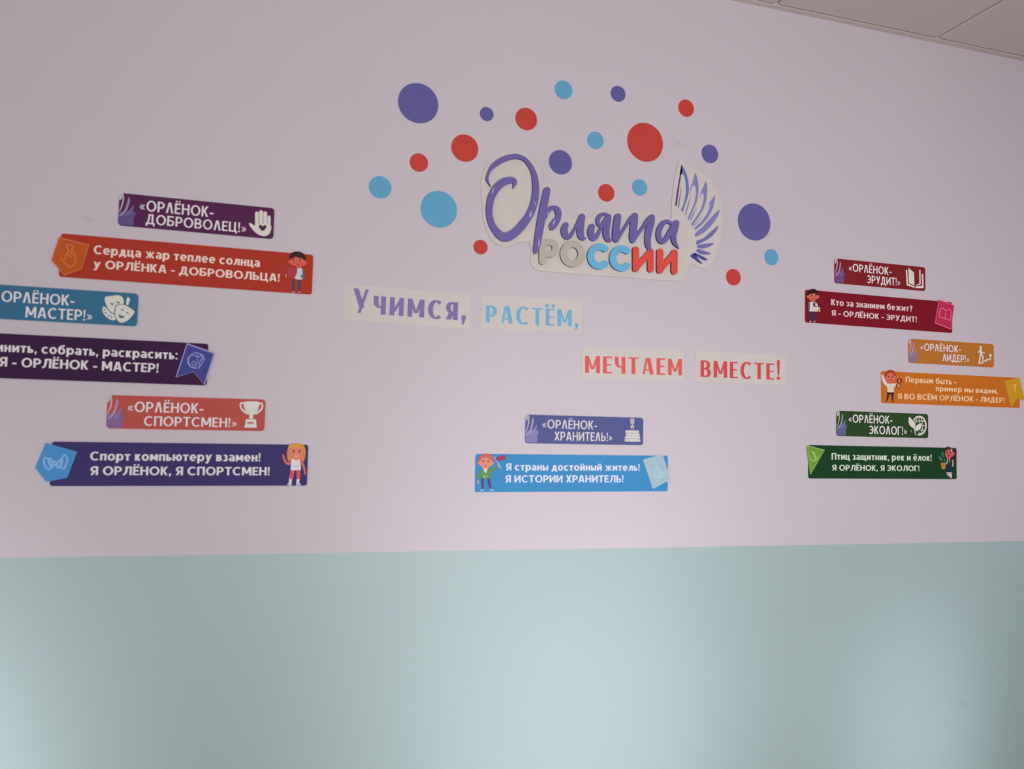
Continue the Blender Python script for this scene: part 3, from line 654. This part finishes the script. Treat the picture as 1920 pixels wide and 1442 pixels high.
motto_sign('dark red strip with a crimson book badge and boy in white', (116, 30, 40), (.89945556, .19704226, .0829),
    [('Кто за знанием бежит?', 1557, 1709.4, 1560.2, 572.5, 561.3), ('Я - ОРЛЁНОК - ЭРУДИТ!', 1557.8, 1717.5, 1593.8, 594.8, 584.4)],
    ((1500, 530, 6.4), [(1655, 205), (1838, 272), (1798, 565), (1605, 490)], (176, 48, 78), (206, 104, 128), 8,
     [[(1668, 315), (1700, 310), (1735, 335), (1770, 325), (1795, 345), (1785, 450), (1750, 435), (1722, 440), (1690, 420), (1655, 415), (1668, 315)], [(1735, 335), (1722, 440)]], (214, 116, 138)), (kid_scholar, (1505, 535, 19.22)), (212, 190, 190))
motto_sign('orange strip with a cheering red-haired boy and yellow flag badge', (184, 102, 38), (1.03615986, .08297528, .2438),
    [('Первым быть -', 1696.6, 1791.7, 1700.5, 717.4, 706.4), ('пример мы видим,', 1753, 1869.3, 1756.7, 733.5, 723.7), ('Я ВО ВСЁМ ОРЛЁНОК - ЛИДЕР!', 1681.6, 1882.1, 1698.3, 748.6, 738.2)],
    ((1640, 620, 6.857), [(1655, 650), (1845, 605), (1915, 895), (1812, 870), (1740, 985)], (186, 142, 40), (196, 154, 64), 12,
     [[(1765, 700), (1785, 740), (1780, 790)], [(1800, 690), (1785, 740)], [(1765, 700), (1800, 690)]], (214, 178, 104)), (kid_leader, (1645, 690, 19.23)), (222, 184, 146))
motto_sign('deep green strip with a lime triangle badge and child holding a plant', (32, 62, 39), (.90557151, -.03185995, .0792),
    [('Птиц защитник, рек и ёлок!', 1557.8, 1745.4, 1562.2, 861.8, 849.6), ('Я ОРЛЁНОК, Я ЭКОЛОГ!', 1558.9, 1722.5, 1585.6, 882.3, 871.6)],
    ((1500, 825, 6.194), [(70, 62), (275, 115), (110, 400)], (106, 142, 54), (156, 186, 110), 8,
     [[(105, 180), (120, 235), (150, 245), (160, 200), (130, 135), (150, 150), (165, 205)], [(150, 245), (185, 215), (188, 185)]], (160, 196, 120)), (kid_ecology, (1745, 830, 20.6)), (196, 206, 190))

# ------------------------------------------------------------------ word cards
K = .84
def word_card(label, corners, text, spec, c):
    P = [W(*p) for p in corners]; cx = sum(p[0] for p in P)/4; cz = sum(p[1] for p in P)/4
    ang = .5*(math.atan2(P[1][1]-P[0][1], P[1][0]-P[0][0])+math.atan2(P[2][1]-P[3][1], P[2][0]-P[3][0]))
    loc = frame(cx, cz, ang); Q = [loc(p) for p in P]
    root = thing('word_card', label, 'sign', (cx, 0, cz), 'white word cards', -ang)
    w_ = (Q[1][0]-Q[0][0]+Q[2][0]-Q[3][0])/2; h_ = (Q[0][1]-Q[3][1]+Q[1][1]-Q[2][1])/2
    a = Art(); a.poly(rrect(w_, h_, .002), .0012, mat((194, 185, 182)), d0=.0001); a.build('card', root)
    for ch, G in set_line(text, 'card', loc, *spec):
        a = Art(); a.polys(G, .0016, mat(c)); a.build('letter' if ch.isalpha() else 'punctuation_mark', root)
word_card('white card lettered in purple, under the big script letter, leftmost', [(644.7, 532.9), (881.7, 551.8), (879.7, 617.5), (644, 599.9)], 'Учимся,', (660, 873.6, 673.9, 587, 541.4), (124, 110, 158))
word_card('white card lettered in light blue, beside the purple-lettered card', [(903.2, 554.3), (1091.1, 563.5), (1089.4, 625.4), (903.2, 615)], 'РАСТЁМ,', (910.6, 1084.2, 1001.1, 609.3, 577.2), (112, 166, 196))
word_card('longer white card lettered in red, left one of the red pair', [(1090.3, 650.9), (1282.8, 657.2), (1282.8, 715.6), (1090.3, 709.9)], 'МЕЧТАЕМ', (1096.6, 1278.2, 1100.6, 699.2, 667.3), (206, 92, 90))
word_card('white card lettered in red with exclamation mark, right of the red pair', [(1304, 658.2), (1473.3, 666), (1472.8, 722.8), (1304, 716)], 'ВМЕСТЕ!', (1312.9, 1462.4, 1316, 706.9, 675.7), (196, 76, 76))

# ------------------------------------------------------------------ logo
x0, z0 = W(1130, 410)
logo = thing('logo_sign', 'large white cut-out sign with purple script, coloured block letters and wing', 'sign', (x0, 0, z0))
LF = frame(x0, z0, 0)
zA, zB, zD, zW = tr(880, 270, 7.208), tr(1060, 360, 8), tr(980, 430, 6), tr(1230, 290, 6.27)
BK = .004
outline = [(903.6, 388), (901.5, 350), (903, 330), (911, 312), (924, 299), (942, 288), (963, 283), (982, 287), (996, 298), (1007, 313), (1013, 328), (1017, 347), (1027, 348), (1036, 360), (1034, 382), (1046, 385), (1056, 393), (1060, 407), (1073, 410),
    (1085, 398), (1097, 399), (1101, 411), (1114, 400), (1126, 394), (1140, 399), (1158, 397), (1173, 399), (1187, 393), (1200, 399), (1215, 396), (1228, 402), (1233, 408), (1248, 407), (1256, 412), (1258, 392), (1261, 354), (1266, 325), (1273, 302), (1283, 308), (1299, 316), (1314, 324), (1331, 336),
    (1345, 362), (1354, 389), (1354, 425), (1347, 459), (1340, 480), (1330, 497), (1316, 504), (1299, 497), (1289, 500), (1284, 516), (1276, 526), (1240, 526), (1180, 521), (1100, 516), (1030, 510), (1004, 506), (994, 490), (995, 470), (990, 455), (970, 456), (949, 464), (927, 456), (912, 434), (905, 409)]
a = Art(lambda p: LF(W(*p))); a.poly(smooth(outline, 4, True), BK, mat((194, 185, 181)), d0=.0001); a.build('backing', logo)
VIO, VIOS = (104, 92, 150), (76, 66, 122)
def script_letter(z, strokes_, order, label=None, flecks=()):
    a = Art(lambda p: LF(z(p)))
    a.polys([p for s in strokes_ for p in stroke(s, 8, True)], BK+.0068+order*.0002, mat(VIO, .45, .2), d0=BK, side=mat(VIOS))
    o = a.build('script_letter', logo)
    for q in flecks:
        f_ = Art(lambda p: LF(z(p))); f_.polys(stroke(q, 5), BK+.0073+order*.0002, mat((170, 160, 200))); f_.build('brush_fleck', o)
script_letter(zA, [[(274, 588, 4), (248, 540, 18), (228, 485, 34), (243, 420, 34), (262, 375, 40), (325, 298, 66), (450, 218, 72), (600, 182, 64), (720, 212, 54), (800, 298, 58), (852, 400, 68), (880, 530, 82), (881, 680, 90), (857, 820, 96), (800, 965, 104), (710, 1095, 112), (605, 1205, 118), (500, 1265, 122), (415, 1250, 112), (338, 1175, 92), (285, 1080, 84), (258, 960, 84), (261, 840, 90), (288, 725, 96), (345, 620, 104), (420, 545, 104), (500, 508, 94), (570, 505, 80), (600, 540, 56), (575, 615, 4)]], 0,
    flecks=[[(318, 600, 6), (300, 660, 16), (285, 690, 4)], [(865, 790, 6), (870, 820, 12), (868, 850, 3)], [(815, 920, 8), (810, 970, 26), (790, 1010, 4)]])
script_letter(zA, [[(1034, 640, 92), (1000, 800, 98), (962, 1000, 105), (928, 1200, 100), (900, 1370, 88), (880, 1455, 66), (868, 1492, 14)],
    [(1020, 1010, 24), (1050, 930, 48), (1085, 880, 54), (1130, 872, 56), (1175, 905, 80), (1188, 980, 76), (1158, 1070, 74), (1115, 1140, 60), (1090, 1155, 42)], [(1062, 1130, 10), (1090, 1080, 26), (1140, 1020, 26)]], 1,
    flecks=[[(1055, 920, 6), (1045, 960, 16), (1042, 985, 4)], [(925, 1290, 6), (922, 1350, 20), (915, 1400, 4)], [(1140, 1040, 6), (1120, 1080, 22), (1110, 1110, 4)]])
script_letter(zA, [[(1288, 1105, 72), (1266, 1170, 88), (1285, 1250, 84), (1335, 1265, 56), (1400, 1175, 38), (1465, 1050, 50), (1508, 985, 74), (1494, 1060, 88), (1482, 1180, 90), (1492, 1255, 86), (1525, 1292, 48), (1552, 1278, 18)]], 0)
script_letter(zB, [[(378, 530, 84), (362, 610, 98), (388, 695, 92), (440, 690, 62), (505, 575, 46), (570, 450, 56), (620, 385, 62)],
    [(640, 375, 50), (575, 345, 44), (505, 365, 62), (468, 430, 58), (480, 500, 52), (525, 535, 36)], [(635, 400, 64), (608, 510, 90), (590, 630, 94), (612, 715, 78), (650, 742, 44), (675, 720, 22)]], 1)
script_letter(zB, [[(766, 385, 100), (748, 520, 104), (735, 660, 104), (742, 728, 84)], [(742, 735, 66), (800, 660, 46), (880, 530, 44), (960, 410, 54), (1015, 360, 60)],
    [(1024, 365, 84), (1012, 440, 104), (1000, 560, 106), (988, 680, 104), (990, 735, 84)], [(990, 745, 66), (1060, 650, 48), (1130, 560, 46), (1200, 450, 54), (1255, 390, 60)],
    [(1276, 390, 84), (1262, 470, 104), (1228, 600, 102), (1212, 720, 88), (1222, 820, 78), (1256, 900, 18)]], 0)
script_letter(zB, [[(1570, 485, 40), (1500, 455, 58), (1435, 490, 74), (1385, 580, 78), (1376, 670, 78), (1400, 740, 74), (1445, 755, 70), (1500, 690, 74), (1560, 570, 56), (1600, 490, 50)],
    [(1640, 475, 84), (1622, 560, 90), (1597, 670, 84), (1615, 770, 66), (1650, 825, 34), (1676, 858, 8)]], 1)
GREY, SKY, RED = (172, 164, 154), (102, 166, 202), (206, 78, 72)
def block_letter(c, side, strokes_):
    a = Art(lambda p: LF(zD(p)))
    a.polys([p for s, cl in strokes_ for p in stroke(s, 4, not cl, cl)], BK+.0065, mat(c), d0=BK, side=mat(side))
    a.build('block_letter', logo)
Wd = 74
def w3(pts, wd=Wd): return [(p[0], p[1], wd) for p in pts]
block_letter(GREY, (84, 74, 64), [(w3([(208, 165), (208, 368)]), False), (w3([(215, 156), (290, 154)]+el(300, 220, 54, 66, -90, 90, 8)+[(235, 286)], 72), False)])
block_letter(GREY, (84, 74, 64), [(w3(el(546, 284, 100, 110, 0, 350, 35), 76), True)])
block_letter(SKY, (38, 46, 84), [(w3(el(848, 312, 99, 108, -52, -308, 16), 76), False)])
block_letter(SKY, (38, 46, 84), [(w3(el(1094, 334, 97, 108, -52, -308, 16), 76), False)])
block_letter(RED, (60, 28, 30), [(w3([(1255, 238), (1256, 450)]), False), (w3([(1420, 258), (1421, 458)], 70), False), (w3([(1262, 440), (1415, 262)], 66), False)])
block_letter(RED, (60, 28, 30), [(w3([(1527, 262), (1526, 468)]), False), (w3([(1689, 270), (1687, 480)], 72), False), (w3([(1532, 458), (1684, 280)], 66), False)])
wing = Art(lambda p: LF(zW(p)))
wing.polys(stroke([(285, 1010, 3), (330, 960, 3)]), BK+.0003, mat((198, 192, 184)))
wing_root = wing.build('wing', logo)
B1, B2, B3 = (96, 116, 164), (126, 122, 172), (112, 108, 162)
def feather(shapes, c):
    a = Art(lambda p: LF(zW(p)))
    for s in shapes: a.poly(s, BK+.0006, mat(c))
    a.build('feather', wing_root)
feather([smooth([(290, 115), (320, 165), (345, 220), (365, 290), (375, 360), (378, 420), (362, 510), (330, 600), (305, 682)], 3)+[(284, 660)]+smooth([(312, 590), (332, 510), (342, 430), (338, 340), (325, 262), (303, 230)], 3)+[(285, 245), (278, 240), (268, 232)]], B1)
feather([[(283, 170), (290, 115), (300, 200), (288, 236), (270, 345), (234, 605), (214, 610), (238, 430)], [(288, 390), (290, 400), (258, 630), (248, 628), (265, 520)]], (66, 64, 124))
feather([smooth([(452, 215), (475, 280), (490, 360), (488, 460), (470, 560), (425, 665), (378, 775)], 3)+[(358, 758)]+smooth([(400, 670), (440, 570), (460, 470), (458, 400), (440, 362)], 3)+smooth([(420, 375), (402, 420), (386, 490), (392, 420), (420, 330)], 3), [(402, 495), (404, 500), (340, 722), (331, 708), (360, 600)]], B2)
feather([smooth([(575, 312), (590, 370), (593, 430), (582, 540), (545, 650), (480, 755), (414, 850)], 3)+[(404, 818)]+smooth([(470, 725), (525, 630), (548, 540), (550, 480), (541, 450)], 3)+smooth([(525, 465), (498, 525), (515, 460), (548, 380)], 3), [(470, 620), (472, 626), (400, 785), (392, 770), (430, 690)]], B2)
feather([smooth([(684, 480), (680, 540), (655, 640), (600, 745), (520, 835), (450, 892)], 3)+[(440, 870)]+smooth([(520, 795), (590, 700), (620, 620), (625, 582)], 3)+smooth([(600, 600), (565, 655), (600, 595), (650, 525)], 3), [(535, 722), (537, 728), (435, 850), (430, 842), (480, 785)]], B2)
feather([smooth([(735, 650), (722, 715), (670, 800), (600, 880), (530, 935), (452, 972), (455, 925), (540, 850), (640, 740)], 4, True)], B2)
feather([smooth([(722, 840), (700, 900), (640, 970), (560, 1022), (470, 1062), (470, 1018), (550, 985), (640, 905)], 4, True)], B3)
feather([smooth([(670, 1045), (630, 1080), (560, 1105), (482, 1100), (478, 1068), (550, 1055), (620, 1044)], 4, True)], B3)
feather([smooth([(635, 1163), (590, 1180), (520, 1174), (466, 1142), (484, 1112), (560, 1135)], 4, True)], B3)
feather([smooth([(597, 1238), (550, 1245), (500, 1218), (435, 1178), (448, 1158), (520, 1190)], 4, True)], (74, 76, 142))
feather([smooth([(537, 1285), (490, 1272), (440, 1235), (393, 1195), (440, 1165), (485, 1225)], 4, True)], (70, 70, 138))

# ------------------------------------------------------------------ round stickers
PU, RE, BL = (95, 90, 145), (183, 67, 62), (95, 153, 186)
DOTS = [(784.2, 193.7, 76.5, 76.5, PU, 'largest purple disc, at the upper left of the scattered discs'),
    (912.4, 214, 25.6, 27, PU, 'smallest purple disc, between the largest purple and an upper red disc'),
    (871.4, 277.9, 51, 52.4, RE, 'second largest red disc, just up-left of the script capital'),
    (785.3, 305, 34.8, 35, RE, 'small red disc straight below the largest purple disc'),
    (712.6, 351.4, 42.8, 42.4, BL, 'medium blue disc, leftmost of all the discs'),
    (822.9, 392.6, 69.5, 69.5, BL, 'largest blue disc, left of the script capital'),
    (1056.5, 168.7, 33.3, 35.4, BL, 'blue disc highest of all, above the middle of the sign'),
    (1158.7, 176.1, 27.7, 30, PU, 'small purple disc above the largest red disc'),
    (986.5, 223.4, 40.7, 43, RE, 'medium red disc above the top of the script capital'),
    (1116.3, 263.5, 30.9, 33.2, BL, 'small blue disc close left of the largest red disc'),
    (1209.6, 267, 67.5, 74, RE, 'largest red disc, above the right half of the sign'),
    (1050.6, 304.4, 43.4, 46.7, PU, 'medium purple disc close right of the script capital'),
    (1136.6, 361.7, 30.9, 33.4, RE, 'small red disc just above the script, beside a small blue disc'),
    (1199.2, 351.7, 28.2, 31, BL, 'small blue disc just above the script, straight below the largest red disc'),
    (1286.3, 203, 29.2, 32.8, RE, 'small red disc at the upper right, highest of the red discs'),
    (1330.8, 288.7, 31.2, 35, PU, 'small purple disc above the tip of the wing'),
    (1413.9, 416.4, 62, 69.8, PU, 'large purple disc right of the wing'),
    (1446.2, 482.4, 26.8, 29.9, BL, 'small blue disc, rightmost of all the discs'),
    (1374.8, 519.9, 28, 31.1, RE, 'small red disc, lowest of all, right below the wing'),
    (900.9, 463.5, 27.2, 27.4, RE, 'small red disc below-left of the script capital')]
for px, py, dw, dh, c, lab in DOTS:
    x_, z_ = W(px, py); r_ = (W(px+dw/2, py)[0]-W(px-dw/2, py)[0]+W(px, py-dh/2)[1]-W(px, py+dh/2)[1])/4*.985
    a = Art(); a.poly(el(0, 0, r_, r_, 0, 354.375, 63), .0015, mat(c), d0=.0001)
    o = a.build('round_sticker'); o.location = (x_, 0, z_)
    o['label'] = lab; o['category'] = 'sticker'; o['group'] = 'coloured discs around the sign'
